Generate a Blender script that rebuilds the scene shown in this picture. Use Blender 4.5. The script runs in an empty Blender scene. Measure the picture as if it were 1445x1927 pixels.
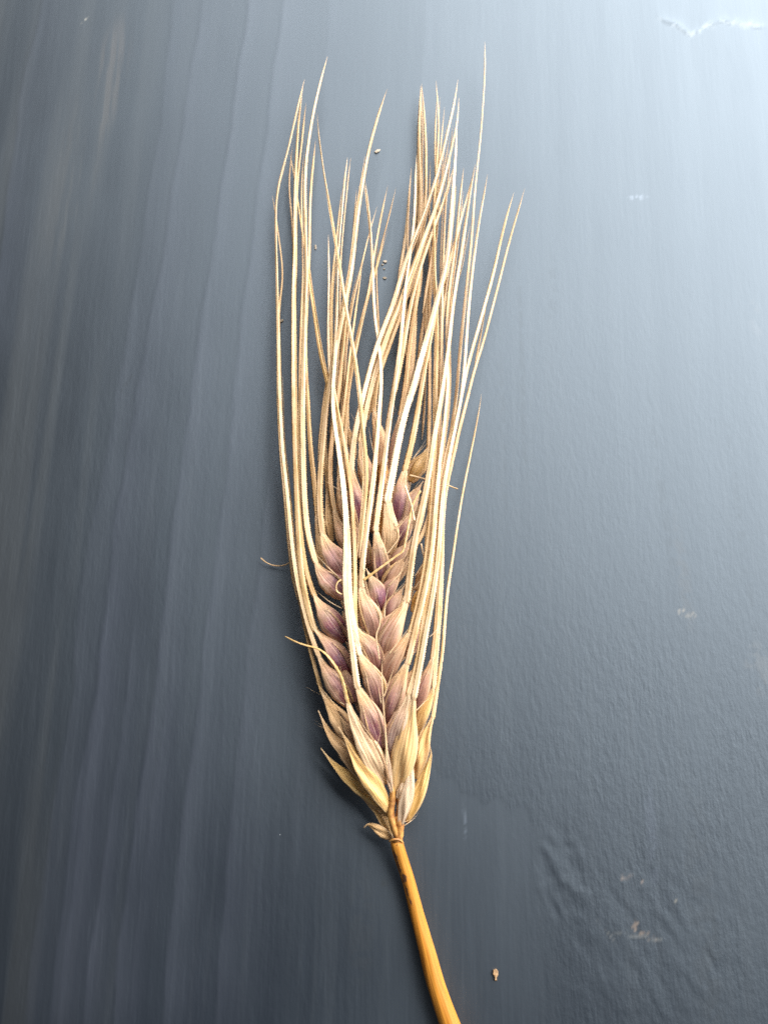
import bpy, math, random
import numpy as np
from mathutils import Vector, Matrix
random.seed(7)
R = math.radians
scene = bpy.context.scene
C = scene.collection

# ------------------------------------------------------------------ camera, world, light, exposure
F_PX, PW, PH = 1500.0, 1445.0, 1927.0          # focal length and frame of the photograph, in its pixels
TILT = R(13.0)
DIST = 0.150
FWD = Vector((0, math.sin(TILT), -math.cos(TILT)))
UPV = Vector((0, math.cos(TILT), math.sin(TILT)))
CAM = -FWD * DIST
cam = bpy.data.cameras.new("camera")
cam.sensor_fit = 'VERTICAL'; cam.sensor_height = 24.0
cam.lens = F_PX / PH * 24.0
cam.clip_start = 0.002; cam.clip_end = 10.0
cam_ob = bpy.data.objects.new("camera", cam); C.objects.link(cam_ob)
cam_ob.location = CAM; cam_ob.rotation_euler = (TILT, 0, 0)
cam.dof.use_dof = True; cam.dof.focus_distance = 0.1465; cam.dof.aperture_fstop = 16.0
scene.camera = cam_ob

world = bpy.data.worlds.new("World"); scene.world = world; world.use_nodes = True
bg = world.node_tree.nodes["Background"]
bg.inputs[0].default_value = (0.84, 0.91, 1.0, 1); bg.inputs[1].default_value = 0.17

lamp = bpy.data.lights.new("window_light", 'AREA')
lamp.shape = 'RECTANGLE'; lamp.size = 1.40; lamp.size_y = 0.95
lamp.energy = 56.0; lamp.color = (0.885, 0.945, 1.0)
lamp_ob = bpy.data.objects.new("window_light", lamp); C.objects.link(lamp_ob)
LDIR = Vector((0.575, 0.605, 0.55)).normalized()
lamp_ob.location = LDIR * 0.85
lamp_ob.rotation_euler = LDIR.to_track_quat('Z', 'Y').to_euler()

vs = scene.view_settings
vs.view_transform = 'Standard'; vs.look = 'None'; vs.exposure = 0.0; vs.gamma = 1.0
vs.use_curve_mapping = False
scene.cycles.use_denoising = False
scene.cycles.max_bounces = 8
scene.cycles.sample_clamp_indirect = 0.8

# ------------------------------------------------------------------ helpers
def at(px, py, zmm):
    """point of the board's space seen at photo position (px, py), zmm millimetres above the board"""
    d = FWD + Vector((1, 0, 0)) * ((px - PW / 2) / F_PX) + UPV * (-(py - PH / 2) / F_PX)
    t = (zmm * 0.001 - CAM.z) / d.z
    return CAM + d * t

def px_size(p):
    return (p - CAM).dot(FWD) / F_PX           # metres covered by one photo pixel at p

def tag(o, label=None, cat=None, group=None, kind=None):
    if label: o["label"] = label
    if cat: o["category"] = cat
    if group: o["group"] = group
    if kind: o["kind"] = kind
    return o

def mesh_obj(name, verts, faces, mat, parent=None, uvs=None, color=(0, 0, 0, 1), smooth=True, attr=None):
    me = bpy.data.meshes.new(name)
    me.from_pydata(verts, [], faces)
    if uvs is not None:
        ul = me.uv_layers.new(name="UVMap")
        li = [0] * len(me.loops); me.loops.foreach_get("vertex_index", li)
        flat = []
        for i in li: flat.extend(uvs[i])
        ul.data.foreach_set("uv", flat)
    if attr is not None:
        a = me.attributes.new("stain", 'FLOAT', 'POINT'); a.data.foreach_set("value", attr)
    if smooth: me.polygons.foreach_set("use_smooth", [True] * len(me.polygons))
    me.materials.append(mat); me.update()
    o = bpy.data.objects.new(name, me); C.objects.link(o)
    o.color = color
    if parent is not None: o.parent = parent
    return o

def catmull(pts, n):
    """resample a list of Vectors by arc length"""
    P = [pts[0] * 2 - pts[1]] + list(pts) + [pts[-1] * 2 - pts[-2]]
    dense = []
    for i in range(1, len(P) - 2):
        p0, p1, p2, p3 = P[i - 1], P[i], P[i + 1], P[i + 2]
        for k in range(10):
            t = k / 10
            dense.append(0.5 * ((2 * p1) + (p2 - p0) * t + (2 * p0 - 5 * p1 + 4 * p2 - p3) * t * t + (3 * p1 - p0 - 3 * p2 + p3) * t ** 3))
    dense.append(P[-2].copy())
    L = [0.0]
    for a, b in zip(dense, dense[1:]): L.append(L[-1] + (b - a).length)
    out, j = [], 0
    for i in range(n + 1):
        s = L[-1] * i / n
        while j < len(L) - 2 and L[j + 1] < s: j += 1
        f = (s - L[j]) / max(1e-9, L[j + 1] - L[j])
        out.append(dense[j].lerp(dense[j + 1], min(1, f)))
    return out, L[-1]

def lerp_tab(tab, x):
    if x <= tab[0][0]: return tab[0][1]
    for (a, va), (b, vb) in zip(tab, tab[1:]):
        if x <= b: return va + (vb - va) * (x - a) / (b - a)
    return tab[-1][1]

def sm(a, b, x):
    t = min(1, max(0, (x - a) / (b - a))); return t * t * (3 - 2 * t)

def frame(P, i):
    t = (P[min(i + 1, len(P) - 1)] - P[max(i - 1, 0)]).normalized()
    side = t.cross(Vector((0, 0, 1))).normalized()
    return t, side, side.cross(t)

# ------------------------------------------------------------------ node helper
class NT:
    def __init__(s, name):
        s.m = bpy.data.materials.new(name); s.m.use_nodes = True
        s.t = s.m.node_tree; s.b = s.t.nodes["Principled BSDF"]
    def put(s, sock, v):
        if hasattr(v, "is_output") or isinstance(v, bpy.types.NodeSocket): s.t.links.new(v, sock)
        else:
            if isinstance(v, tuple) and len(v) == 3 and sock.type == 'RGBA': v = (*v, 1)
            sock.default_value = v
    def math(s, op, a, b=None, clamp=False):
        n = s.t.nodes.new("ShaderNodeMath"); n.operation = op; n.use_clamp = clamp
        s.put(n.inputs[0], a)
        if b is not None: s.put(n.inputs[1], b)
        return n.outputs[0]
    def mix(s, f, a, b, mode='MIX'):
        n = s.t.nodes.new("ShaderNodeMix"); n.data_type = 'RGBA'; n.blend_type = mode
        s.put(n.inputs[0], f); s.put(n.inputs[6], a); s.put(n.inputs[7], b)
        return n.outputs[2]
    def rng(s, v, a, b, c=0.0, d=1.0, smooth=True):
        n = s.t.nodes.new("ShaderNodeMapRange"); n.interpolation_type = 'SMOOTHSTEP' if smooth else 'LINEAR'
        s.put(n.inputs[0], v)
        for k, x in zip((1, 2, 3, 4), (a, b, c, d)): s.put(n.inputs[k], x)
        return n.outputs[0]
    def noise(s, vec, scale, detail=3, rough=0.55, dist=0.0, dim='3D'):
        n = s.t.nodes.new("ShaderNodeTexNoise"); n.noise_dimensions = dim
        if vec is not None: s.t.links.new(vec, n.inputs['Vector'])
        n.inputs['Scale'].default_value = scale; n.inputs['Detail'].default_value = detail
        n.inputs['Roughness'].default_value = rough; n.inputs['Distortion'].default_value = dist
        return n.outputs[0]
    def xyz(s, x, y, z=0.0):
        n = s.t.nodes.new("ShaderNodeCombineXYZ")
        for k, v in enumerate((x, y, z)): s.put(n.inputs[k], v)
        return n.outputs[0]
    def sep(s, v):
        n = s.t.nodes.new("ShaderNodeSeparateXYZ"); s.t.links.new(v, n.inputs[0]); return n.outputs
    def uv(s):
        return s.sep(s.t.nodes.new("ShaderNodeTexCoord").outputs['UV'])
    def obj(s):
        return s.t.nodes.new("ShaderNodeTexCoord").outputs['Object']
    def info(s):
        n = s.t.nodes.new("ShaderNodeObjectInfo")
        c = s.t.nodes.new("ShaderNodeSeparateColor"); s.t.links.new(n.outputs['Color'], c.inputs[0])
        s.alpha = n.outputs['Alpha']
        return c.outputs[0], c.outputs[1], c.outputs[2], n.outputs['Random']
    def bump(s, h, dist, strength=1.0, prev=None):
        n = s.t.nodes.new("ShaderNodeBump"); n.inputs['Distance'].default_value = dist
        s.put(n.inputs['Strength'], strength); s.t.links.new(h, n.inputs['Height'])
        if prev is not None: s.t.links.new(prev, n.inputs['Normal'])
        return n.outputs[0]
    def done(s, col, rough, normal=None, spec=0.5):
        s.put(s.b.inputs['Base Color'], col); s.put(s.b.inputs['Roughness'], rough)
        s.put(s.b.inputs['Specular IOR Level'], spec)
        if normal is not None: s.t.links.new(normal, s.b.inputs['Normal'])
        return s.m

# ------------------------------------------------------------------ materials
def mat_husk():
    """lemma: object colour r = purple, g = golden, b = brown"""
    n = NT("husk"); u, v, _ = n.uv(); pu, go, br, rnd = n.info()
    o = n.obj()
    off = n.math('MULTIPLY', rnd, 37.0)
    fib = n.noise(n.xyz(n.math('MULTIPLY', v, 4.5), n.math('MULTIPLY', u, 1.6), off), 1.0, 4, 0.6)
    fine = n.noise(n.xyz(n.math('MULTIPLY', v, 22.0), n.math('MULTIPLY', u, 7.0), off), 1.0, 3, 0.6)
    spk = n.noise(o, 5200.0, 2, 0.6)
    blot = n.noise(o, 420.0, 3, 0.6)
    straw = n.mix(n.rng(fib, 0.3, 0.7), (0.44, 0.215, 0.085), (0.75, 0.445, 0.215))
    gold = n.mix(n.rng(fib, 0.3, 0.7), (0.60, 0.305, 0.050), (0.82, 0.50, 0.150))
    col = n.mix(go, straw, gold)
    # mauve body on purple-grained florets
    body = n.math('MULTIPLY', n.rng(u, 0.92, 0.50), n.rng(pu, 0.0, 0.6))
    col = n.mix(n.math('MULTIPLY', body, n.rng(fib, 0.25, 0.75, 0.45, 0.95)), col, (0.40, 0.180, 0.155))
    # olive-brown middle
    mid = n.math('MULTIPLY', n.math('MULTIPLY', n.rng(u, 0.25, 0.5), n.rng(u, 0.85, 0.6)), n.rng(blot, 0.4, 0.65))
    col = n.mix(n.math('MULTIPLY', mid, n.math('ADD', 0.12, n.math('MULTIPLY', pu, 0.65))), col, (0.27, 0.19, 0.085))
    # saturated purple at the base, to one side
    side = n.math('ADD', n.math('MULTIPLY', v, n.math('SUBTRACT', n.math('MULTIPLY', rnd, 1.4), 0.9)), n.math('MULTIPLY', blot, 0.9))
    pm = n.math('MULTIPLY', n.math('MULTIPLY', n.rng(u, 0.74, 0.30), pu), n.rng(side, 0.12, 0.48))
    pm = n.math('MULTIPLY', pm, n.rng(spk, 0.28, 0.62, 0.45, 1.0), True)
    col = n.mix(n.math('MULTIPLY', pm, 1.35, True), col, n.mix(n.rng(blot, 0.35, 0.65), (0.100, 0.030, 0.060), (0.190, 0.044, 0.058)))
    col = n.mix(n.math('MULTIPLY', br, 0.75), col, n.mix(fib, (0.22, 0.11, 0.045), (0.40, 0.235, 0.095)))
    # bleached husks (object alpha below one)
    col = n.mix(n.math('MULTIPLY', n.math('SUBTRACT', 1.0, n.alpha), n.rng(fib, 0.2, 0.7, 0.6, 1.0)), col, (0.80, 0.585, 0.40))
    # pale neck and pale margins
    neck = n.rng(u, 0.74, 1.0)
    col = n.mix(n.math('MULTIPLY', neck, 0.6), col, (0.80, 0.55, 0.33))
    mar = n.rng(n.math('ABSOLUTE', v), 0.74, 0.96)
    col = n.mix(n.math('MULTIPLY', mar, 0.45), col, (0.74, 0.475, 0.265))
    # dark nerves, freckles
    vein = n.noise(n.xyz(n.math('MULTIPLY', v, 11.0), n.math('MULTIPLY', u, 1.1), off), 1.0, 2, 0.5)
    col = n.mix(n.rng(vein, 0.56, 0.70, 0.0, 0.42), col, (0.25, 0.125, 0.055))
    col = n.mix(n.rng(vein, 0.42, 0.30, 0.0, 0.30), col, (0.82, 0.60, 0.36))
    ner = n.rng(fine, 0.60, 0.75)
    col = n.mix(n.math('MULTIPLY', ner, 0.26), col, (0.23, 0.12, 0.05))
    frk = n.math('MULTIPLY', n.rng(n.noise(o, 1900.0, 2, 0.5), 0.66, 0.74), n.rng(blot, 0.5, 0.6))
    col = n.mix(n.math('MULTIPLY', frk, 0.8), col, (0.20, 0.09, 0.03))
    col = n.mix(n.rng(spk, 0.62, 0.74, 0.0, 0.22), col, (0.80, 0.70, 0.56))
    nb = n.bump(vein, 0.00022, 0.8); nb = n.bump(fine, 0.00006, 0.9, nb); nb = n.bump(spk, 0.00003, 0.7, nb)
    return n.done(col, n.rng(fib, 0.2, 0.8, 0.42, 0.62), nb, 0.42)

def mat_awn():
    """awn: object colour r = gold, g = brown stain, b = paleness"""
    n = NT("awn_straw"); u, v, _ = n.uv(); go, br, pa, rnd = n.info()
    off = n.math('MULTIPLY', rnd, 53.0)
    o = n.obj()
    lng = n.noise(n.xyz(n.math('MULTIPLY', u, 1.0), n.math('MULTIPLY', v, 0.35), off), 2.1, 3, 0.6)   # u in cm
    lin = n.noise(n.xyz(n.math('MULTIPLY', u, 0.7), n.math('MULTIPLY', v, 4.2), off), 1.0, 3, 0.6)
    fin = n.noise(n.xyz(n.math('MULTIPLY', u, 6.0), n.math('MULTIPLY', v, 12.0), off), 1.0, 2, 0.6)
    col = n.mix(n.rng(lin, 0.3, 0.7), (0.53, 0.285, 0.105), (0.78, 0.50, 0.25))
    col = n.mix(n.math('MULTIPLY', pa, 0.75), col, (0.86, 0.635, 0.43))
    col = n.mix(n.math('MULTIPLY', go, n.rng(lng, 0.35, 0.6)), col, (0.56, 0.33, 0.085))
    col = n.mix(n.math('MULTIPLY', n.rng(lng, 0.50, 0.70), n.math('ADD', n.math('MULTIPLY', br, 0.7), 0.42), True), col, (0.36, 0.185, 0.062))
    grv = n.rng(n.math('ABSOLUTE', n.math('ADD', v, n.math('MULTIPLY', n.math('SUBTRACT', lng, 0.5), 0.6))), 0.30, 0.0)
    col = n.mix(n.math('MULTIPLY', grv, 0.55), col, (0.42, 0.24, 0.10))
    col = n.mix(n.rng(fin, 0.64, 0.76, 0.0, 0.5), col, (0.26, 0.12, 0.04))
    spot = n.rng(n.noise(n.xyz(n.math('MULTIPLY', u, 9.0), n.math('MULTIPLY', v, 1.6), off), 1.0, 1, 0.5), 0.73, 0.79)
    col = n.mix(n.math('MULTIPLY', spot, 0.75), col, (0.17, 0.07, 0.025))
    col = n.mix(n.rng(rnd, 0.0, 1.0, 0.45, 0.0), col, n.mix(1.0, col, (0.62, 0.54, 0.46), 'MULTIPLY'))
    nb = n.bump(lin, 0.00009, 0.8)
    return n.done(col, 0.46, nb, 0.5)

def mat_stem():
    n = NT("straw_stem"); u, v, _ = n.uv(); o = n.obj()
    at_ = n.t.nodes.new("ShaderNodeAttribute"); at_.attribute_name = "stain"
    st = at_.outputs['Fac']
    lin = n.noise(n.xyz(n.math('MULTIPLY', u, 0.35), n.math('MULTIPLY', v, 26.0), 0.0), 1.0, 4, 0.6)
    big = n.noise(n.xyz(n.math('MULTIPLY', u, 0.5), n.math('MULTIPLY', v, 3.0), 4.0), 1.0, 3, 0.6)
    fin = n.noise(n.xyz(n.math('MULTIPLY', u, 1.6), n.math('MULTIPLY', v, 60.0), 0.0), 1.0, 3, 0.6)
    col = n.mix(n.rng(lin, 0.3, 0.7), (0.33, 0.105, 0.008), (0.48, 0.190, 0.020))
    col = n.mix(n.rng(big, 0.45, 0.75, 0.0, 0.5), col, (0.54, 0.27, 0.05))
    mot = n.noise(n.xyz(n.math('MULTIPLY', u, 1.4), n.math('MULTIPLY', v, 9.0), 8.0), 1.0, 4, 0.65)
    col = n.mix(n.rng(mot, 0.52, 0.70, 0.0, 0.55), col, (0.24, 0.072, 0.010))
    col = n.mix(n.rng(fin, 0.58, 0.75, 0.0, 0.5), col, (0.33, 0.12, 0.02))
    brk = n.noise(o, 1500.0, 3, 0.65)
    col = n.mix(n.rng(n.math('ADD', st, n.math('MULTIPLY', n.math('SUBTRACT', brk, 0.5), 0.9)), 0.35, 0.6), col, (0.085, 0.033, 0.014))
    nb = n.bump(lin, 0.0001, 0.7); nb = n.bump(fin, 0.00004, 0.6, nb)
    return n.done(col, n.rng(big, 0.3, 0.7, 0.50, 0.66), nb, 0.3)

def mat_rachis():
    n = NT("rachis_brown"); o = n.obj()
    a = n.noise(o, 700.0, 4, 0.6)
    col = n.mix(n.rng(a, 0.3, 0.7), (0.25, 0.085, 0.02), (0.56, 0.27, 0.065))
    return n.done(col, 0.5, n.bump(a, 0.0002, 0.7))

def mat_plain(name, c1, c2, scale=900.0, rough=0.6):
    n = NT(name); a = n.noise(n.obj(), scale, 4, 0.6)
    return n.done(n.mix(n.rng(a, 0.3, 0.7), c1, c2), rough, n.bump(a, 0.0001, 0.6))

def mat_board():
    """satin slate paint; colour, gloss and grain strength come from per-vertex attributes of the board"""
    n = NT("slate_paint"); o = n.obj(); X, Y, Z = n.sep(o)
    def attr(name, out):
        k = n.t.nodes.new("ShaderNodeAttribute"); k.attribute_name = name; return k.outputs[out]
    col, rg, ga = attr("paint", 'Color'), attr("gloss", 'Fac'), attr("grain", 'Fac')
    streak = n.noise(n.xyz(n.math('MULTIPLY', X, 1500.0), n.math('MULTIPLY', Y, 60.0), 0.0), 1.0, 3, 0.65)
    col = n.mix(n.rng(streak, 0.50, 0.80, 0.0, 0.35), col, n.mix(1.0, col, (1.9, 1.85, 1.75), 'MULTIPLY'))
    grain = n.noise(n.xyz(X, n.math('MULTIPLY', Y, 0.5), Z), 2900.0, 2, 0.65)
    grain2 = n.noise(n.xyz(X, n.math('MULTIPLY', Y, 0.34), Z), 1150.0, 1, 0.5)
    pit = n.rng(grain2, 0.70, 0.80, 0.0, 0.45)
    col = n.mix(n.math('MULTIPLY', pit, ga, True), col, (0.003, 0.003, 0.004))
    vor = n.t.nodes.new("ShaderNodeTexVoronoi"); vor.inputs['Scale'].default_value = 115.0
    n.t.links.new(o, vor.inputs['Vector'])
    vc = n.t.nodes.new("ShaderNodeSeparateColor"); n.t.links.new(vor.outputs['Color'], vc.inputs[0])
    dust = n.math('MULTIPLY', n.rng(vor.outputs['Distance'], n.math('MULTIPLY', vc.outputs[1], 0.034), 0.0), n.math('GREATER_THAN', vc.outputs[0], 0.72))
    col = n.mix(n.math('MULTIPLY', dust, n.rng(grain, 0.35, 0.5)), col, n.mix(n.math('GREATER_THAN', vc.outputs[2], 0.35), (0.004, 0.004, 0.005), (0.48, 0.47, 0.44)))
    h = n.math('ADD', n.math('MULTIPLY', grain, 0.45), grain2)
    nb = n.bump(h, 0.00013, ga)
    nd = n.t.nodes; lk = n.t.links
    df = nd.new("ShaderNodeBsdfDiffuse"); gl = nd.new("ShaderNodeBsdfAnisotropic"); gl.distribution = 'BECKMANN'
    fr = nd.new("ShaderNodeFresnel"); fr.inputs[0].default_value = 1.80
    mx = nd.new("ShaderNodeMixShader")
    n.put(df.inputs['Color'], col); lk.new(nb, df.inputs['Normal'])
    gl.inputs['Color'].default_value = (0.865, 0.945, 1.0, 1)
    n.put(gl.inputs['Roughness'], n.math('ADD', rg, n.math('MULTIPLY', n.math('SUBTRACT', streak, 0.5), 0.05))); lk.new(nb, gl.inputs['Normal'])
    lk.new(fr.outputs[0], mx.inputs[0]); lk.new(df.outputs[0], mx.inputs[1]); lk.new(gl.outputs[0], mx.inputs[2])
    lk.new(mx.outputs[0], nd["Material Output"].inputs['Surface']); nd.remove(n.b)
    return n.m

M_HUSK, M_AWN, M_STEM, M_RACHIS = mat_husk(), mat_awn(), mat_stem(), mat_rachis()
M_BOARD = mat_board()
M_CHIP = mat_plain("brown_flake", (0.22, 0.115, 0.05), (0.42, 0.25, 0.12))
M_CRUMB = mat_plain("pale_crumb", (0.26, 0.19, 0.12), (0.44, 0.34, 0.23))

# ------------------------------------------------------------------ the board
def vnoise(x, y, seed=0, octs=3, rough=0.55):
    """smooth value noise on arrays, 0..1"""
    def h(ix, iy, k):
        n = (ix * 374761393 + iy * 668265263 + (seed * 31 + k) * 362437) & 0x7fffffff
        n = ((n ^ (n >> 13)) * 1274126177) & 0x7fffffff
        return ((n ^ (n >> 16)) & 0xffff) / 65535.0
    tot, amp, nrm = 0.0, 1.0, 0.0
    for k in range(octs):
        ix = np.floor(x).astype(np.int64); iy = np.floor(y).astype(np.int64)
        fx = x - ix; fy = y - iy
        fx = fx * fx * (3 - 2 * fx); fy = fy * fy * (3 - 2 * fy)
        v = (h(ix, iy, k) * (1 - fx) + h(ix + 1, iy, k) * fx) * (1 - fy) + (h(ix, iy + 1, k) * (1 - fx) + h(ix + 1, iy + 1, k) * fx) * fy
        tot = tot + v * amp; nrm += amp; amp *= rough; x = x * 2.03 + 7.1; y = y * 2.03 + 3.7
    return tot / nrm

def build_board():
    sst = lambda a, b, x: (lambda t: t * t * (3 - 2 * t))(np.clip((x - a) / (b - a), 0, 1))
    coarse = lambda a, b, n: np.linspace(a, b, n)
    xs = np.concatenate([coarse(-0.26, -0.112, 12)[:-1], np.arange(-0.112, 0.1125, 0.00042), coarse(0.113, 0.26, 12)])
    ys = np.concatenate([coarse(-0.20, -0.092, 10)[:-1], np.arange(-0.092, 0.1725, 0.00050), coarse(0.173, 0.34, 12)])
    X, Y = np.meshgrid(xs, ys)
    nx, ny = len(xs), len(ys)
    Z = np.zeros_like(X)
    cloud = vnoise(X * 45, Y * 30, 1, 4)
    band = vnoise(X * 260 - Y * 9, Y * 9, 2, 3)
    fineb = vnoise(X * 900 - Y * 30, Y * 26, 3, 3)
    spk = vnoise(X * 1500, Y * 1500, 4, 3, 0.65)
    spk2 = vnoise(X * 700, Y * 700, 5, 3, 0.65)
    leftm = sst(0.0, -0.045, X); rightm = sst(0.0, 0.045, X)
    lowr = sst(-0.005, 0.05, X) * sst(0.005, -0.055, Y)
    col = np.empty(X.shape + (3,)); col[:] = (0.0028, 0.0044, 0.0078)
    def tint(f, c):
        f = np.clip(f, 0, 1)[..., None]; col[:] = col * (1 - f) + np.array(c) * f
    tint(sst(.35, .65, cloud) * .5, (0.0085, 0.0112, 0.0150))
    tint(sst(-.03, -.075, X) * (.35 + .65 * sst(.40, .65, band)) * .6, (0.0230, 0.0215, 0.0195))
    tint(sst(.55, .75, fineb) * .25, (0.016, 0.0175, 0.020))
    gloss = 0.578 + (band - .5) * (.03 + .05 * leftm) + (cloud - .5) * .05
    # brush laps traced along the board: a crisp edge, the lighter film fading to the right of it
    LAPS = [([(540,-60),(530,11),(497,280),(460,560),(443,700),(422,924),(396,1111),(374,1298),(339,1590),(318,1760),(300,1990)],.95,.0052),
            ([(470,-60),(465,19),(415,374),(364,700),(318,1036),(299,1223),(257,1542),(223,1784),(208,1990)],1.0,.0042),
            ([(385,-60),(375,37),(306,482),(258,737),(213,999),(187,1260),(165,1450),(120,1800),(100,1990)],.8,.0050),
            ([(330,-60),(306,205),(239,635),(200,850),(149,1111),(138,1298),(105,1500),(60,1800),(40,1990)],.55,.0060),
            ([(560,400),(540,560),(512,831),(490,1036),(463,1242),(426,1640),(400,1990)],.8,.0046),
            ([(250,1180),(232,1348),(208,1542),(165,1833),(150,1990)],1.0,.0018),
            ([(200,1150),(180,1300),(145,1494),(121,1688),(85,1990)],.9,.0018),
            ([(330,1180),(312,1330),(290,1500),(262,1700),(235,1990)],.6,.0020),
            ([(95,-60),(75,19),(37,187),(11,411),(-30,700)],.7,.0050),
            ([(620,-60),(612,120),(600,300),(585,600),(560,1200),(545,1700)],.35,.0050),
            ([(800,-60),(798,60),(790,300)],.35,.0040)]
    for pts, amp, wid in LAPS:
        P = [at(x, y, 0) for x, y in pts]
        P.sort(key=lambda p: p.y)
        py_ = np.array([p.y for p in P]); px_ = np.array([p.x for p in P])
        ex = np.interp(Y, py_, px_) + (vnoise(Y * 120, X * 0 + 3.3, 9, 3) - .5) * .0010
        d = X - ex
        live = sst(py_[0] - .004, py_[0] + .012, Y) * sst(py_[-1] + .004, py_[-1] - .012, Y)
        f = amp * live * sst(-.0003, .0004, d) * np.exp(-np.clip(d, 0, 1) / wid) * (.55 + .9 * vnoise(Y * 60, X * 200, 11, 2))
        tint(f * .55, (0.0330, 0.0350, 0.0440))
        gloss -= f * .022
        Z += .000022 * amp * live * sst(-.0004, .0004, d) * np.exp(-np.clip(d, 0, 1) / (wid * 1.5))
    # smears, scuffs and bare spots, each with its own place: x, y, rx, ry (m), turn, colour, cut, strength, noise
    for (px, py, rx, ry, ang, c, cut, st, ns) in (
        (1290,1153,.0024,.0010,-20,(.30,.23,.15),.50,.38,spk),(1425,1255,.0030,.0060,0,(.10,.08,.06),.50,.2,spk2),
        (1192,327,.0016,.0004,12,(.004,.005,.006),.42,.9,spk),(1200,371,.0026,.0007,5,(.20,.21,.24),.50,.4,spk),
        (1420,600,.0016,.0060,0,(.10,.08,.07),.50,.12,spk2),(1210,1752,.0028,.0013,-35,(.28,.18,.11),.57,.55,spk),
        (1190,1655,.0040,.0008,-10,(.26,.18,.13),.58,.4,spk),(1260,1685,.0016,.0005,-40,(.40,.33,.22),.52,.6,spk),
        (1205,1763,.0058,.0003,-8,(.20,.18,.15),.34,.22,spk),(1140,1752,.0026,.0003,-50,(.20,.18,.15),.34,.2,spk),
        (722,1663,.0011,.0011,0,(.003,.003,.003),.46,.9,spk),(205,150,.0045,.0190,-6,(.050,.036,.026),.42,.5,fineb),
        (150,300,.0060,.0300,-9,(.030,.026,.022),.40,.5,fineb),(160,38,.0012,.0003,55,(.30,.26,.20),.40,.6,spk),
        (874,1545,.0003,.0036,4,(.10,.11,.13),.30,.35,spk),(730,488,.0007,.0024,-14,(.004,.004,.005),.44,.6,spk),
        (240,720,.0004,.0030,-28,(.004,.004,.005),.42,.5,spk),(1090,1068,.0005,.0003,-30,(.003,.003,.004),.35,.9,spk),
        (983,720,.0007,.0330,-.6,(.001,.001,.002),.36,.8,spk2),(948,840,.0008,.0240,0,(.001,.001,.002),.44,.6,spk2),
        (1040,560,.0012,.0120,-2,(.001,.001,.002),.46,.5,spk2),(1245,930,.0010,.0260,3,(.001,.001,.002),.44,.6,spk2),
        (1285,1080,.0015,.0140,3,(.012,.008,.006),.44,.6,spk2),(1320,1700,.0034,.0300,1,(.001,.001,.002),.44,.6,spk2),
        (1395,1000,.0010,.0300,2,(.001,.001,.002),.44,.5,spk2),(820,1320,.0030,.0060,0,(.02,.02,.02),.55,.2,spk2),
        (680,1740,.0030,.0120,0,(.001,.001,.002),.40,.5,spk2),(1225,1560,.0012,.0140,0,(.02,.022,.03),.4,.6,spk2)):
        p = at(px, py, 0); ca, sa = math.cos(R(ang)), math.sin(R(ang))
        dx, dy = X - p.x, Y - p.y
        r = ((dx * ca + dy * sa) / rx) ** 2 + ((-dx * sa + dy * ca) / ry) ** 2
        f = sst(1.0, .1, r) * sst(cut, cut + .12, ns)
        tint(f * st, c)
        if c[0] < .0015: gloss += f * st * .030
    # relief: grain strength, the smooth flaked patch beside the stem, the knot and wrinkles low on the right
    jag = Y + (vnoise(X * 420, Y * 90, 21, 3) - .5) * .0100
    pj = at(900, 1508, 0)
    patch = sst(pj.y + .0006, pj.y - .0002, jag + (X - pj.x) * .42) * sst(.034, .020, X) * sst(-.100, -.088, Y) * sst(-.006, .004, X)
    grain = (.11 + .07 * rightm + .26 * lowr) * (1 - .75 * patch) * (.30 + .70 * sst(.085, 0, Y)) * (.6 + .8 * vnoise(X * 160, Y * 120, 23, 3))
    Z -= patch * .000012
    gloss += patch * .018
    wr = vnoise(X * 520 + Y * 260, Y * 230 + vnoise(X * 300, Y * 300, 31, 2) * 1.6, 33, 4, .6)
    pk = at(1062, 1640, 0); kr = ((X - pk.x) / .0050) ** 2 + ((Y - pk.y) / .0078) ** 2
    pw_ = at(1230, 1780, 0); wrr = ((X - pw_.x) / .017) ** 2 + ((Y - pw_.y) / .014) ** 2
    Z += (wr - .5) * .00020 * sst(1.3, .5, kr) + (wr - .5) * .00013 * sst(1.3, .2, wrr)
    # lifted edges of flaking paint, top right
    for pts, hh in (([(1238,38),(1258,42),(1275,52),(1300,64),(1318,58),(1335,48),(1352,42)],1.0), ([(1340,44),(1365,43),(1385,45),(1405,48),(1425,50),(1440,54)],.9)):
        P = [at(x, y, 0) for x, y in pts]
        ey = np.interp(X, [p.x for p in P], [p.y for p in P]) + (vnoise(X * 900, X * 0, 41, 3) - .5) * .0016
        live = sst(P[0].x - .001, P[0].x + .002, X) * sst(P[-1].x + .001, P[-1].x - .002, X)
        d = Y - ey
        Z += hh * live * .00014 * np.exp(-np.clip(d, 0, 1) / .0011) * sst(-.0003, .0003, d)
        tint(live * np.exp(-(d / .0006) ** 2) * sst(.40, .60, spk2) * .26, (.42, .41, .39))
    V = np.stack([X, Y, Z], -1).reshape(-1, 3)
    idx = np.arange(nx * ny).reshape(ny, nx)
    F = np.stack([idx[:-1, :-1], idx[:-1, 1:], idx[1:, 1:], idx[1:, :-1]], -1).reshape(-1, 4)
    # rim and underside
    rim = np.concatenate([idx[0, :], idx[1:, -1], idx[-1, -2::-1], idx[-2:0:-1, 0]])
    low = V[rim].copy(); low[:, 2] = -0.018
    nb0 = len(V); k = len(rim)
    V = np.concatenate([V, low])
    j = np.arange(k); j2 = (j + 1) % k
    side = np.stack([rim[j], nb0 + j, nb0 + j2, rim[j2]], -1)
    nf = len(F) + k + 1
    loops = np.concatenate([F.ravel(), side.ravel(), (nb0 + np.arange(k))[::-1]]).astype(np.int32)
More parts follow.
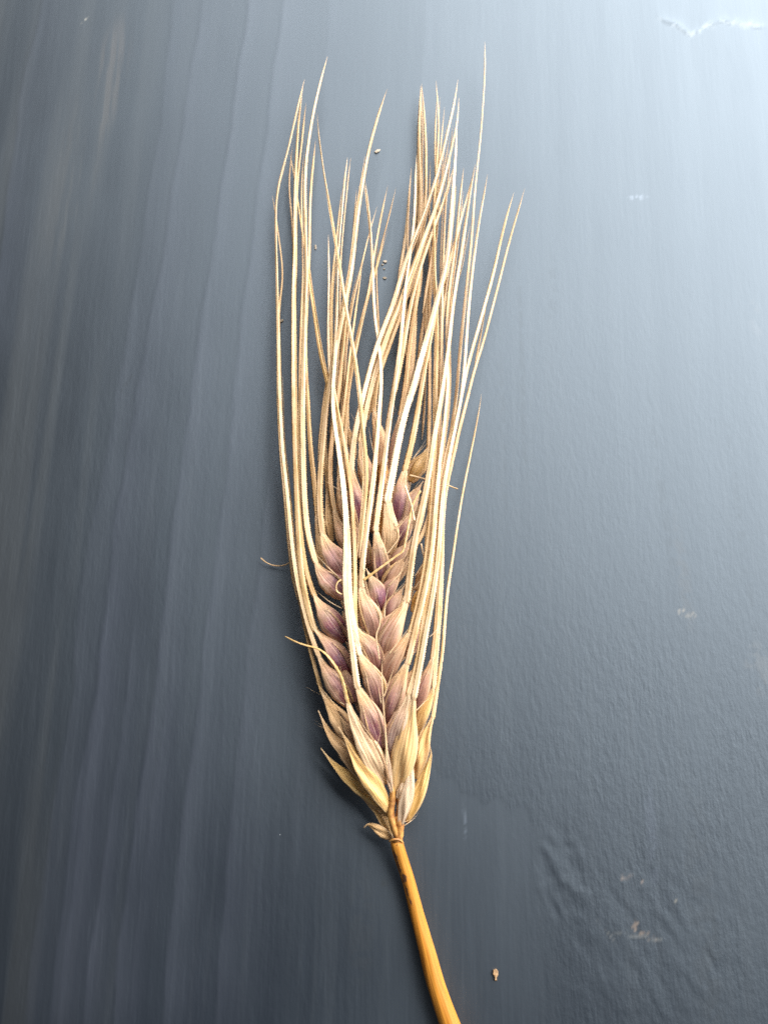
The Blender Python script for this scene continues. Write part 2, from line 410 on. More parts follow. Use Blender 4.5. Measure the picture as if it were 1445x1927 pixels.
    starts = np.concatenate([np.arange(len(F) + k) * 4, [(len(F) + k) * 4]]).astype(np.int32)
    me = bpy.data.meshes.new("painted_board")
    me.vertices.add(len(V)); me.vertices.foreach_set("co", V.astype(np.float32).ravel())
    me.loops.add(len(loops)); me.loops.foreach_set("vertex_index", loops)
    me.polygons.add(nf); me.polygons.foreach_set("loop_start", starts)
    me.update(calc_edges=True); me.validate()
    sm_ = np.zeros(len(me.polygons), bool); sm_[:len(F)] = True
    me.polygons.foreach_set("use_smooth", sm_)
    pad = lambda a, v: np.concatenate([a.ravel(), np.full(k, v)]).astype(np.float32)
    me.attributes.new("gloss", 'FLOAT', 'POINT').data.foreach_set("value", pad(gloss, .6))
    me.attributes.new("grain", 'FLOAT', 'POINT').data.foreach_set("value", pad(grain, .2))
    c4 = np.ones((len(V), 4), np.float32); c4[:nb0, :3] = col.reshape(-1, 3); c4[nb0:, :3] = (.008, .010, .013)
    me.attributes.new("paint", 'FLOAT_COLOR', 'POINT').data.foreach_set("color", c4.ravel())
    me.materials.append(M_BOARD)
    o = bpy.data.objects.new("painted_board", me); C.objects.link(o)
    return tag(o, "slate blue painted board under the barley ear", kind="structure")
board = build_board()

# ------------------------------------------------------------------ barley ear
base = at(746, 1585, 0)
ear = bpy.data.objects.new("barley_ear", None); C.objects.link(ear)
ear.empty_display_size = 0.01
tag(ear, "dried purple and straw barley ear with long pale awns and orange stem", "barley ear")

HT = [(740, 4.2), (850, 5.2), (1000, 6.2), (1200, 6.6), (1350, 6.0), (1480, 4.8), (1580, 3.2), (1700, 3.0)]
H = lambda y: lerp_tab(HT, y)

def awn_mesh(name, pts, hw, z0, z1, parent, color=(0.3, 0.3, 0.3, 1), bulge=1.5, blunt=False, zs=None, barb=0.17, tip=0.13, sink=0.0):
    n0 = len(pts)
    seg = [0.0]
    for a, b in zip(pts, pts[1:]): seg.append(seg[-1] + math.hypot(b[0] - a[0], b[1] - a[1]))
    L = seg[-1]
    P3 = []
    for (x, y), s in zip(pts, seg):
        s /= L
        z = z0 + (z1 - z0) * s + bulge * math.sin(math.pi * min(1, s * 1.25) ** 0.8)
        if zs is not None: z = lerp_tab(zs, s)
        P3.append(at(x, y, max(z, 0.35)))
    step = 1.9 if hw > 2.2 else 3.5
    n = max(8, int(L / step))
    P, Lm = catmull(P3, n)
    if zs is None and hw > 2.0 and not blunt:
        A = np.array([tuple(p) for p in P])
        head = 8 if sink else 1
        for _ in range(360): A[head:-1] += 0.5 * (0.5 * (A[head - 1:-2] + A[head + 1:]) - A[head:-1])
        P = [Vector(p) for p in A]
    V, Fc, UV = [], [], []
    prof = [(-1.0, 0.0), (-0.50, 0.66), (0.0, 0.26), (0.50, 0.66), (1.0, 0.0), (0.0, -0.5)]
    ph = random.random() * 6
    m = len(prof)
    for i, p in enumerate(P):
        s = i / n
        t, side, up = frame(P, i)
        tw = 0.5 * math.sin(s * 7 + ph) * (0.5 + s)
        cs, sn = math.cos(tw), math.sin(tw)
        sd, u2 = side * cs + up * sn, up * cs - side * sn
        w = hw * (1 - (1 - tip * 2.2) * s ** 0.85)
        if not blunt: w *= min(1.0, (1 - s) * L / 55.0 + 0.10)
        else: w *= 0.9 + 0.1 * math.sin(i)
        if sink: w *= sm(-0.01, sink, s * L) * 0.8 + 0.2
        w *= px_size(p)
        bw = 1 + (barb * (random.uniform(.2, 1.5) if i % 2 else random.uniform(-.6, .1))) * (1 if hw > 2 else 0.3)
        for k, (a, h) in enumerate(prof):
            f = bw if k in (0, 4) else 1.0
            V.append(p + sd * (a * w * f) + u2 * (h * w * 0.75))
            UV.append((s * Lm * 100, (a if k < 5 else 1.6)))
        if i:
            b0 = (i - 1) * m; b1 = i * m
            for k in range(m):
                k2 = (k + 1) % m
                Fc.append((b0 + k, b0 + k2, b1 + k2, b1 + k))
    V.append(P[-1] + (P[-1] - P[-2]) * 0.6); UV.append((Lm * 100, 0)); e = len(V) - 1
    b1 = n * m
    for k in range(m): Fc.append((b1 + k, b1 + (k + 1) % m, e))
    Fc.append(tuple(range(m))[::-1])
    return mesh_obj(name, V, Fc, M_AWN, parent, UV, color)

def floret_mesh(name, pts, W, z0, z1, arch, thick, roll, color, neck, parent, peak=0.38, base_w=0.42, keel=0.12, curl=0.0, tuck=False, crease=0.0):
    seg = [0.0]
    for a, b in zip(pts, pts[1:]): seg.append(seg[-1] + math.hypot(b[0] - a[0], b[1] - a[1]))
    L = seg[-1]
    P3 = [at(x, y, max(0.6, z0 + (z1 - z0) * (s / L) + arch * math.sin(math.pi * s / L))) for (x, y), s in zip(pts, seg)]
    N = 30
    P, Lm = catmull(P3, N)
    NT_, NB = 22, 6
    V, Fc, UV = [], [], []
    m = NT_ + 1 + NB - 1
    ph = [random.uniform(0, 6.28) for _ in range(4)]
    nerves = [(-0.60, 0.028), (-0.28, 0.030), (0.0, keel * 0.6), (0.32, 0.030), (0.64, 0.028)]
    for i, p in enumerate(P):
        s = i / N
        t, side, up = frame(P, i)
        rl = R(roll) + 0.08 * math.sin(3 * s + ph[0])
        sd = side * math.cos(rl) + up * math.sin(rl); u2 = up * math.cos(rl) - side * math.sin(rl)
        if s < peak: w = W * (base_w + (1 - base_w) * math.sin(math.pi / 2 * s / peak))
        else:
            q = (s - peak) / (1 - peak)
            w = neck + (W - neck) * (0.5 + 0.5 * math.cos(math.pi * q)) ** 1.05
        if tuck: w *= 1 - 0.55 * sm(0.90, 1.0, s)
        px = px_size(p)
        wl = w * (1 + 0.05 * math.sin(9 * s + ph[1]) + 0.03 * math.sin(31 * s + ph[3])) * px; wr = w * (1 + 0.05 * math.sin(8 * s + ph[2])) * px
        tk = thick * (0.55 + 0.45 * math.sin(math.pi * min(1, s * 1.1 + 0.12)))
        for k in range(NT_ + 1):
            v = -1 + 2 * k / NT_
            a = max(0.0, 1 - abs(v) ** 2.3)
            h = a ** 0.62 * tk
            for c, g in nerves: h += g * math.exp(-((v - c) / 0.075) ** 2) * sm(0.0, .3, s)
            h += 0.03 * math.sin(5 * v + 7 * s + ph[3])
            if crease: h += crease * (abs(math.sin(2.2 * v + 2.6 * s + ph[1])) - .6) * a + crease * .7 * math.sin(11 * s + 4 * v + ph[2]) * a * a
            lift = curl * v * v
            V.append(p + sd * (v * (wr if v > 0 else wl)) + u2 * ((h + lift) * w * px))
            UV.append((s, v))
        for k in range(1, NB):
            v = 1 - 2 * k / NB
            V.append(p + sd * (v * (wr if v > 0 else wl) * 0.96) - u2 * (0.42 * thick * math.sqrt(max(0, 1 - v * v)) * w * px - curl * v * v * w * px + 0.04 * w * px))
            UV.append((s, v))
        if i:
            b0, b1 = (i - 1) * m, i * m
            for k in range(m):
                k2 = (k + 1) % m
                Fc.append((b0 + k, b0 + k2, b1 + k2, b1 + k))
    Fc.append(tuple(range(m))[::-1]); Fc.append(tuple(N * m + k for k in range(m)))
    return mesh_obj(name, V, Fc, M_HUSK, parent, UV, color)

def tube(name, pts, hws, zs, mat, parent, sides=14, attr_fn=None, rib=0.0, squash=1.0):
    P3 = [at(x, y, z) for (x, y), z in zip(pts, zs)]
    L = [0.0]
    for a, b in zip(P3, P3[1:]): L.append(L[-1] + (b - a).length)
    n = max(12, int(L[-1] / 0.0007))
    P, Lm = catmull(P3, n)
    tabw = [(l / L[-1], w) for l, w in zip(L, hws)]
    V, Fc, UV, A = [], [], [], []
    for i, p in enumerate(P):
        s = i / n; t, side, up = frame(P, i)
        w = lerp_tab(tabw, s) * px_size(p)
        for k in range(sides):
            a = 2 * math.pi * k / sides
            r = w * (1 + rib * math.sin(k * 2.6 + 0.5) + rib * 0.6 * math.sin(s * 23 + k))
            V.append(p + side * (math.cos(a) * r) + up * (math.sin(a) * r * squash))
            UV.append((s * Lm * 100, k / sides)); A.append(attr_fn(s, k / sides) if attr_fn else 0.0)
        if i:
            b0, b1 = (i - 1) * sides, i * sides
            for k in range(sides):
                k2 = (k + 1) % sides; Fc.append((b0 + k, b0 + k2, b1 + k2, b1 + k))
    Fc.append(tuple(range(sides))[::-1]); Fc.append(tuple(n * sides + k for k in range(sides)))
    return mesh_obj(name, V, Fc, mat, parent, UV, attr=A)

# stem -------------------------------------------------------------
STEM = [(746, 1583), (750, 1600), (757, 1622), (768, 1656), (777, 1690), (785, 1722), (803, 1788), (821, 1855), (846, 1927), (872, 1995)]
STEMW = [11.5, 12.2, 12, 12, 12.3, 12.8, 15.2, 16.5, 18.5, 20.5]
STEMZ = [3.0, 2.8, 2.4, 2.0, 1.8, 1.7, 1.8, 2.0, 2.2, 2.5]
SPOTS = [(.055, .36, .030, .05, .8), (.075, .44, .020, .04, .6), (.115, .37, .030, .040, 1.0), (.165, .315, .020, .055, 1.0), (.190, .37, .030, .03, .7), (.235, .345, .032, .025, .95), (.285, .315, .03, .02, .7), (.31, .34, .02, .03, .5), (.50, .45, .014, .05, .8), (.40, .36, .05, .012, .4), (.62, .36, .06, .012, .4), (.70, .40, .04, .010, .35)]
def stem_stain(s, a):
    v = 0.0
    for (cs, ca, rs, ra, st) in SPOTS:
        v = max(v, st * math.exp(-((s - cs) / (rs * 1.15)) ** 2 - ((a - (.49 - ca)) / (ra * 1.35)) ** 2))
    return v
stem = tube("stem", STEM, STEMW, STEMZ, M_STEM, ear, 48, stem_stain, 0.03)
tag(stem, "orange straw stem with dark brown spots near its top")
tube("collar", [(732, 1584), (740, 1580), (750, 1580), (759, 1586)], [1.2, 2.1, 1.8, 1.0], [3.6, 4.2, 4.2, 3.6], M_RACHIS, stem, 10, None, 0.1)
for pts, hw, zs in (
    ([(747, 1588), (752, 1566), (752, 1548), (748, 1535)], [8.5, 7, 7.5, 5], [3.2, 3.6, 4.0, 4.2]),
    ([(747, 1576), (739, 1552), (735, 1530), (738, 1506), (738, 1480), (736, 1450)], [5, 6.5, 6.5, 5.5, 5, 5], [3.6, 4.4, 4.8, 5.2, 5.5, 5.6]),
    ([(748, 1535), (750, 1515), (746, 1495), (742, 1470)], [4, 4, 5, 5], [4.0, 4.2, 4.4, 4.6]),
    ([(738, 1460), (726, 1400), (724, 1340), (717, 1270), (713, 1200), (717, 1130), (722, 1060), (726, 980), (722, 900), (716, 850)], [9, 14, 15, 16, 16, 16, 15, 14, 10, 5], [4.6, 4.9, 5.2, 5.4, 5.4, 5.4, 5.2, 5.0, 4.8, 4.6])):
    tube("rachis", pts, hw, zs, M_RACHIS, ear, 12, None, 0.12)

# florets ------------------------------------------------------------
# (spine from base to neck, half width px, dz base, dz tip above H, arch, thickness, roll, (purple, gold, brown), neck half width, awn)
# awn = (points after the neck, half width, z tip, bulge, (gold, brown, pale), blunt)
FL = [
 # ---- back layer
 ([(690,1440),(672,1416),(656,1396),(645,1380)],12,-2.2,-1.0,.3,.5,-10,(.3,.1,.35),3,None),
 ([(668,1322),(657,1292),(649,1266),(642,1245)],15,-1.5,0,.3,.5,-10,(.7,0,.2),3,None),
 ([(655,1205),(650,1175),(645,1150)],14,-1.5,0,.3,.5,-10,(.7,0,.2),3,None),
 ([(662,1045),(647,1012),(637,985),(629,955)],14,-2.0,-0.6,.3,.5,-15,(.35,.1,.4),5,
    ([(625,925),(618,990)][:0] + [(622,930),(620,900),(622,850),(626,810),(632,775),(637,745),(641,700),(645,660),(650,605),(655,545),(661,490),(668,437),(672,397),(676,351)],5.5,3.0,.6,(.3,.7,.1),False)),
 ([(692,1062),(680,1026),(669,996),(656,960)],17,-1.2,0.8,.4,.55,-8,(.35,0,.35),4,None),
 ([(784,1330),(793,1300),(803,1272),(810,1252),(814,1236)],14,-2.6,-1.8,.6,.55,25,(.55,.15,.15),4.5,
    ([(819,1200),(822,1155),(825,1105),(828,1060),(831,1010),(834,960),(838,920),(845,890),(852,862),(861,821),(868,790),(878,757),(884.5,725),(893,694),(903,663),(913,632),(922,595),(932,557),(939,530),(950,485),(962,440),(975,395),(987,354)],5.2,4.0,.5,(.5,.15,.45),False)),
 ([(783,1380),(792,1352),(803,1326),(812,1305),(816,1290)],12,-2.8,-2.0,.5,.55,25,(0,.55,.1),4,
    ([(819,1255),(822,1215),(826,1170),(829,1120),(831,1070),(832,1010),(833,960),(835,915),(840,870),(846,825),(854,780),(859.6,735),(862,700),(864.6,669),(868,632),(872,595),(876,557),(881,510),(885.7,464),(889,427),(891,390),(894,352),(898,314),(902,277),(905.6,240),(909,190),(911.5,150),(912.5,113),(911.8,79)],4.8,5.0,.5,(.35,.15,.6),False)),
 ([(766,1237),(776,1206),(784,1180),(791,1160)],13,-1.6,-.6,.4,.55,20,(.6,0,.3),3,None),
 ([(776,1152),(784,1130),(793,1110),(801,1088)],9,-2.2,-1.6,.3,.5,20,(0,.8,.1),2.5,None),
 ([(784,1112),(792,1087),(799,1065),(806,1040)],10,-2.2,-1.6,.3,.5,15,(.1,.3,.7),2.5,None),
 ([(770,906),(781,886),(796,862),(807,840)],17,-1.8,-.8,.4,.35,10,(.0,.65,.45),3,
    ([(807,815),(808,777),(808.6,732),(808.6,694),(808,650),(807,607),(808.6,570),(808.6,532),(808,489),(808,440),(807,402),(808,365),(809.7,304)],4.4,2.0,.2,(.3,.7,0),False)),
 ([(735,882),(741,846),(748,810),(755,775)],9,-1.4,.2,.4,.4,10,(.5,0,.5),4,
    ([(760,748),(766,700),(769,660),(775,620),(781,580),(786,552),(790,514),(790,464),(795,420),(801,390),(802,352),(802,327),(802,289),(800,240),(796,195),(793.5,160)],5.2,3.0,.2,(.2,.6,.1),False)),
 ([(668,862),(662,832),(657,812),(654,800)],7,-1.5,-.8,.2,.5,-10,(0,.2,.4),3,
    ([(651,770),(655,735),(663.7,690),(672,650),(681,605),(688,575),(695,552),(704,517),(711,494),(715,471),(721,448),(727,425),(733.6,403),(739,374),(745,354)],4.0,2.0,.2,(.3,.6,.1),False)),
 ([(716,880),(716,845),(712,815),(706,790),(703,768)],13,-.6,1.4,.5,.5,0,(.2,.2,.15),4,
    ([(706,740),(711,700),(720,664),(731,630),(745,594),(754,575),(765,552),(778,514),(787,489),(797,458),(806,433),(814,415),(822,390),(829,365),(837,346)],5.0,5.0,.4,(.5,.25,.2),False)),
 ([(662,992),(650,956),(642,922),(638,890)],14,-1.6,-.2,.4,.5,-12,(.2,.1,.3),4,
    ([(638,860),(641,820),(646,780),(651,740),(655,700),(660,655),(666,610),(672,565),(678,520),(684,480)],4.2,3.5,.3,(.3,.5,.1),False)),
 ([(672,935),(660,898),(653,864),(650,836)],12,-1.4,-.2,.4,.5,-10,(.15,.15,.3),3.5,
    ([(650,805),(653,765),(658,725),(664,690),(672,650),(680,615),(688,580),(696,545)],3.8,3.5,.3,(.3,.4,.2),False)),
 ([(625,1020),(620,985),(618,955),(617,925)],8,-2.4,-1.4,.2,.5,-10,(.0,.25,.3),4.5,
    ([(615,895),(612,855),(611,815),(614,770),(619,725),(624,680),(629,630),(634,590)],4.5,3.0,.2,(.3,.6,.1),False)),
 # ---- florets at the back of the ear; deep brown paints shade into the gaps
 ([(725,1440),(700,1405),(680,1370),(668,1345)],15,-3.2,-2.4,.3,.5,0,(.3,.2,.6),1,None),
 ([(722,1370),(690,1335),(668,1300),(655,1275)],16,-3.4,-2.6,.3,.5,0,(.4,.1,.7),1,None),
 ([(718,1290),(688,1260),(662,1225),(645,1200)],17,-3.4,-2.6,.3,.5,0,(.4,.1,.7),1,None),
 ([(715,1220),(685,1190),(655,1150),(635,1120)],17,-3.4,-2.6,.3,.5,0,(.4,.1,.7),1,None),
 ([(715,1150),(685,1115),(655,1080),(635,1050)],17,-3.4,-2.6,.3,.5,0,(.4,.1,.7),1,None),
 ([(718,1080),(690,1045),(662,1010),(645,980)],17,-3.4,-2.6,.3,.5,0,(.4,.1,.7),1,None),
 ([(720,1010),(695,975),(675,940),(660,905)],16,-3.2,-2.4,.3,.5,0,(.4,.1,.7),1,None),
 ([(735,1420),(755,1385),(775,1350),(790,1325)],14,-3.2,-2.6,.3,.5,0,(.3,.2,.6),1,None),
 ([(728,1340),(750,1305),(775,1270),(792,1240)],16,-3.4,-2.6,.3,.5,0,(.4,.1,.7),1,None),
 ([(722,1265),(748,1230),(775,1200),(795,1170)],16,-3.4,-2.8,.3,.5,0,(.4,.1,.8),1,None),
 ([(722,1190),(748,1150),(770,1120),(785,1095)],16,-3.4,-2.8,.3,.5,0,(.4,.1,.9),1,None),
 ([(725,1110),(750,1070),(775,1040),(792,1010)],16,-3.4,-2.8,.3,.5,0,(.4,.1,.9),1,None),
 ([(730,1040),(755,1000),(778,970),(795,940)],16,-3.2,-2.6,.3,.5,0,(.4,.1,.9),1,None),
 ([(735,970),(752,930),(770,890),(780,860)],15,-3.0,-2.4,.3,.5,0,(.4,.1,.8),1,None),
 ([(722,930),(720,890),(715,850),(712,820)],15,-2.6,-2.0,.3,.5,0,(.4,.1,.6),1,None),
 # ---- left lateral row, bottom to top
 ([(736,1578),(724,1548),(710,1522),(692,1502),(674,1488),(658,1472),(646,1458)],10,-1.0,-2.6,.5,.3,-18,(0,.45,0),1.2,None),
 ([(737,1579),(720,1567),(706,1557),(693,1552),(684,1558)],9.5,-1.0,-1.2,1.0,.4,10,(0,.25,.1),3.0,None),
 ([(731,1527),(706,1512),(680,1494),(664,1480)],9,-1.2,-1.8,.3,.4,-15,(0,.3,.35),1.0,None),
 ([(731,1525),(702,1501),(672,1476),(642,1451),(622,1431),(604,1408)],14,-.8,-1.6,.6,.45,-15,(0,.85,.15),2.2,None),
 ([(692,1472),(669,1440),(646,1408),(624,1384),(610,1361),(599,1337)],16,-1.6,-.6,.6,.5,-22,(.15,.25,.3),2.6,None),
 ([(671,1400),(653,1372),(633,1345),(616,1319),(605,1300)],18,-1.6,-.4,.7,.55,-24,(.15,.30,.22),4.2,
    ([(598,1275),(591,1252),(584,1225),(577,1195),(572,1165),(565,1135),(559,1100),(553,1050),(548,1010),(545,970),(541,927),(537,889),(533,852),(530,802),(528,740),(527,700),(525.5,632),(525,580),(533,520),(528,470),(521,420),(513,369)],3.6,2.0,.2,(.6,.6,.1),False)),
 ([(659,1327),(639,1300),(623,1275),(608,1250),(598,1231)],18,-1.6,.2,.8,.6,-26,(.85,0,.1),4.5,
    ([(590,1212),(581,1186),(574,1156),(566,1125),(558,1090),(551,1040),(546,990),(541,935),(536,889),(532,852),(529,802),(526,740),(525,707),(523.5,632),(522,557),(521,520),(520,480),(519,437),(518.7,400),(520,370),(524,345),(530,322),(537,303),(545,270),(553,235),(562,195),(573,150)],5.2,4.0,.8,(.35,.25,.55),False)),
 ([(659,1267),(641,1241),(623,1216),(605,1197),(590,1180)],19,-1.4,.4,.8,.6,-26,(.9,0,.0),4.5,
    ([(581,1155),(574,1122),(568,1088),(564,1045),(561,1000),(559,950),(556.6,889),(555,840),(553.6,790),(552.5,740),(552,700),(551.8,640),(551.7,595),(552,540),(554,490),(555,450),(555,412),(555,375),(556,337),(557,317),(560,254),(562,223),(566,195),(570,165)],6.3,3.5,.9,(.5,.45,.3),False)),
 ([(650,1205),(631,1180),(613,1155),(599,1134),(590,1117)],21,-1.2,.6,.9,.6,-24,(1.0,0,.05),4.5,
    ([(582,1100),(574,1070),(568,1030),(565,985),(562,935),(560,880),(558,830),(557,780),(556,730),(555.5,670),(555,610),(554,560),(557,500),(557,450),(557.5,400),(559,362),(562,320),(565,292),(570,254),(572,223),(576,195)],5.0,3.0,.8,(.6,.6,.1),False)),
 ([(648,1124),(630,1102),(614,1086),(601,1071),(593,1054)],21,-1.0,.6,.9,.6,-22,(1.0,0,.1),4.5,
    ([(586,1040),(580,1015),(576,985),(573,945),(571,895),(570,840),(569,790),(570,750),(570.5,700),(571.5,650),(573,595),(575,550),(577,515),(576,480),(575,449),(574.7,412),(573.5,375),(574,337),(575,310),(579,280),(584,245),(590,210),(597,180),(604,150),(616,107)],6.4,5.0,1.0,(.35,.3,.5),False)),
 ([(605,1085),(602,1045),(599,1005),(597,964)],7,-2.6,-1.8,.2,.5,-10,(0,.2,.4),5,
    ([(592,914),(586,864),(582,815),(580,765),(577,730),(575,690),(574,640),(577,580),(580,530),(582,487),(583,449),(583,400),(584.7,362),(587,331),(590,300),(594,263)],5.5,3.0,.2,(.2,.7,.0),False)),
 ([(652,1088),(637,1062),(624,1041),(613,1020),(606,1000)],21,-.8,.8,.8,.55,-18,(.55,.2,.0),5.5,
    ([(602,975),(600,940),(602,905),(605,860),(609.6,815),(613,775),(618,732),(626,694),(632,657),(639.5,620),(647,582),(655,548),(663,500),(667.4,460),(672,420),(676.5,380),(682,350),(687,320),(692,289),(698.6,264),(705,240),(712,215),(720,190),(728.5,168)],6.8,6.0,.6,(.45,.15,.55),False)),
 ([(710,1494),(686,1468),(664,1442),(649,1416)],9,.2,.2,.4,.35,-18,(.05,.5,.2),.8,None),
 ([(702,1458),(681,1428),(662,1400),(650,1376)],10,.0,.6,.4,.4,-18,(.25,.2,.25),.8,None),
 ([(684,1410),(664,1382),(646,1356),(636,1334)],10,-.4,.4,.4,.4,-18,(.3,.2,.3),.8,None),
 ([(738,1540),(722,1524),(704,1512),(690,1506)],6,-.2,-.8,.3,.35,-10,(0,.5,.1),.8,None),
 # ---- right lateral row
 ([(766,1544),(773,1532),(780,1521)],5.5,-.6,-.8,.2,.4,10,(0,.45,0),1.2,None),
 ([(763,1546),(779,1510),(793,1476),(804,1445),(811,1420),(808,1403)],14,-.8,-1.4,.6,.45,22,(0,.75,.15),2.4,None),
 ([(779,1464),(788,1427),(798,1392),(808,1366),(815,1346)],16,-1.4,-1.2,.7,.5,24,(.1,.5,.1),4.0,
    ([(819,1318),(822,1296),(827,1262),(832,1233),(835,1190),(838,1150),(842,1105),(847,1080),(853,1040),(862,980),(870,930),(880,880),(889,835),(898,790),(906,741)],3.3,0.6,-.6,(.45,.3,.35),False)),
 # ---- right central row, top to bottom
 ([(752,987),(767,956),(781,930),(796,905)],16,-.6,.8,.6,.6,14,(.85,0,.35),3,None),
 ([(744,1028),(756,1001),(769,979),(782,958)],17,-.4,1.2,.6,.6,14,(.9,0,.15),3,None),
 ([(735,1078),(749,1053),(763,1031),(776,1009)],15,-.3,1.4,.6,.6,14,(.5,0,.35),3,None),
 ([(721,1105),(735,1085),(751,1064),(767,1043)],14,0,1.8,.6,.6,14,(.4,0,.3),3.5,
    ([(778,1038),(788,1029),(797,1006),(803,985),(810,960),(820,925),(825,890),(827,850),(827,800),(828,757),(830,694),(831,657),(832,570),(833,520),(834,477),(836.5,415),(838.5,380),(842,345),(846,300),(849.6,264),(851.5,236)],4.6,4.5,.8,(.35,.3,.4),False)),
 ([(720,1135),(729,1113),(743,1093),(758,1072)],14,.2,2.0,.6,.6,12,(.5,0,.1),3,None),
 ([(724,1170),(735,1146),(749,1122),(762,1099)],15,.3,2.2,.6,.6,12,(.55,0,.05),3,None),
 ([(716,1239),(724,1206),(739,1178),(754,1152),(765,1126)],24,.2,2.8,.8,.55,10,(.45,.12,.05),7,
    ([(768,1105),(771,1080),(775,1045),(781,1010),(788,979),(796,945),(803,915),(810,870),(816,827),(822,790),(829.7,752),(834.7,713),(839.7,682),(843.5,657),(846,626),(849.7,595),(854.6,557),(859.6,526),(867,483),(871,458),(874.5,427),(879.5,396),(884,362),(889,333),(894.4,309)],6.6,5.0,1.6,(.3,.2,.75),False)),
 ([(722,1288),(731,1256),(746,1230),(761,1206),(773,1186)],18,.0,2.4,.7,.6,12,(.45,.2,.3),4.5,
    ([(780,1160),(788,1128),(796,1090),(803,1040),(808,1000),(812,950),(815,900),(818,850),(820.5,800),(820,757),(820,720),(821,682),(822,632),(822,582),(819,540),(817,489),(817,440),(816,402),(819,352),(822,302),(824.7,264),(826,227),(824.7,202),(822,177),(820,152)],5.2,4.5,.8,(.5,.45,.1),False)),
 ([(727,1359),(734,1326),(746,1296),(758,1268),(768,1243)],21,.3,2.8,.8,.55,12,(.75,.25,.15),6,
    ([(777,1205),(786,1165),(794,1135),(801,1105),(806,1080),(812,1040),(816,1000),(820,950),(824,900),(829,855),(834,810),(839,775),(842,735),(842,690),(841,650),(841,607),(843,560),(848,525),(854,480),(858,446),(861,421),(863,390),(867,358),(869.5,339),(872,317)],6.2,5.0,1.4,(.4,.2,.6),False)),
 ([(733,1425),(742,1387),(752,1356),(763,1326),(771,1300)],19,.3,3.0,.7,.5,10,(.8,.05,.0,.35),6.5,
    ([(779,1275),(787,1245),(792,1215),(795,1185),(799,1150),(805,1115),(812,1075),(818,1040),(822,1000),(824,960),(828,920),(834,880),(843,840),(856,795),(866,757),(873,719),(880,688),(887,663),(895.7,632),(904.5,601),(913,570),(920,545),(929,510),(938,470),(947,430),(956,395),(966.5,363)],5.8,3.5,1.2,(.6,.2,.5),False)),
 ([(743,1494),(752,1456),(760,1420),(768,1376),(775,1336),(780,1306)],23,.4,3.4,.6,.42,5,(.0,.50,.0,.15),6,
    ([(787,1268),(794,1235),(798,1205),(803,1180),(809,1150),(815,1115),(821,1080),(825,1040),(828,1000),(831,950),(836,905),(844,865),(852,825),(860,785),(867,757),(870.8,719),(874.6,682),(877,644),(879.6,607),(882,570),(886,532),(888,510),(892,483),(895.7,452),(900.6,421),(907,383),(912,358),(916.8,329)],5.6,4.5,1.2,(.35,.15,.7),False)),
 ([(748,1503),(755,1486),(763,1470),(768,1452)],6.5,1.0,1.6,.2,.4,5,(0,.1,0,.6),1.5,None),
 ([(753,1552),(762,1512),(770,1476),(775,1440),(776,1412)],12,.6,1.6,.8,.5,5,(0,.02,0,.75),1.5,None),
 # ---- left central row, top to bottom
 ([(698,932),(691,900),(685,870),(681,845),(679,825)],15,-.4,1.6,.5,.55,-5,(.3,.1,.2),4,
    ([(684,795),(690,765),(697,735),(704,705),(714,672),(724,643),(735,613),(744,590),(754,565),(764,535),(773,510),(783,485),(793,458),(803,433),(812,412),(821,388),(828,363),(836,335),(846,296),(851,271),(856,252),(861,233),(863,184)],6.0,5.5,.8,(.35,.15,.6),False)),
 ([(680,992),(676,961),(669,931),(664,905),(661,880)],15,-.2,1.8,.6,.55,-6,(1.0,.05,.05),5,
    ([(662,850),(667,815),(674,785),(680,757),(687,733),(694,702),(702,671),(711,646),(720,621),(730,596),(740,571),(748,546),(753,520),(764,489),(772,464),(782,440),(792,415),(801,390),(808.5,371),(817,345),(824.7,320),(832,289),(839.6,258),(847,227),(854.6,196),(858,177),(861.4,150)],6.0,7.0,1.0,(.3,.15,.75),False)),
 ([(746,992),(750,961),(753,935),(757,905),(763,880)],15,.0,2.0,.6,.55,6,(1.0,.05,.05),5.5,
    ([(769,860),(775,832),(781,804),(786,770),(791,745),(795,718),(799,690),(806,655),(813,620),(820,585),(826,555),(832,530),(838,508),(843,480),(847,450),(851,415),(854,380),(857.5,350)],6.0,5.0,1.2,(.55,.2,.35),False)),
 ([(728,1042),(735,1016),(734,990),(731,965),(729,938)],15,.3,2.6,.5,.4,4,(.0,.25,.0,.35),8,
    ([(734,915),(740,882),(748,838),(757,793),(767,760),(776,732),(785,700),(793.6,669),(802,638),(810,611),(817,582),(825,551),(833,525),(839,495),(844,460),(847,421),(850,390),(852,360),(855,320),(857.7,277),(859.5,240)],7.2,6.0,1.8,(.15,.1,1.0),False)),
 ([(718,1098),(717,1066),(713,1036),(709,1012),(707,995)],16,.0,2.4,.7,.55,-4,(1.0,.1,.15),5.5,
    ([(710,967),(714,938),(719,904),(725,850),(731,804),(737,764),(742,727),(747,696),(751,664),(755,633),(757,608),(759.5,577),(762,545),(767,514),(771,480),(775,452),(779,415),(781,375),(781.7,327),(784,291)],6.0,5.0,1.6,(.25,.15,.8),False)),
 ([(711,1152),(710,1122),(704,1099),(695,1082),(689,1070)],18,.3,2.2,.6,.6,-6,(.95,0,.0),3.5,None),
 ([(704,1210),(703,1179),(693,1150),(684,1125),(680,1100)],22,.3,2.8,.8,.55,-8,(.5,.1,.3),6,
    ([(680,1070),(684,1040),(688,1010),(692,975),(697,945),(701,912),(705,880),(708,845),(711,805),(713.5,770),(716,739),(718.5,714),(717,689),(713.5,652),(709.7,627),(706,602),(703.5,577),(702,546),(701,510),(699.4,466),(697,431),(693.7,397),(690,363),(686,335)],5.4,5.0,1.6,(.25,.2,.7),False)),
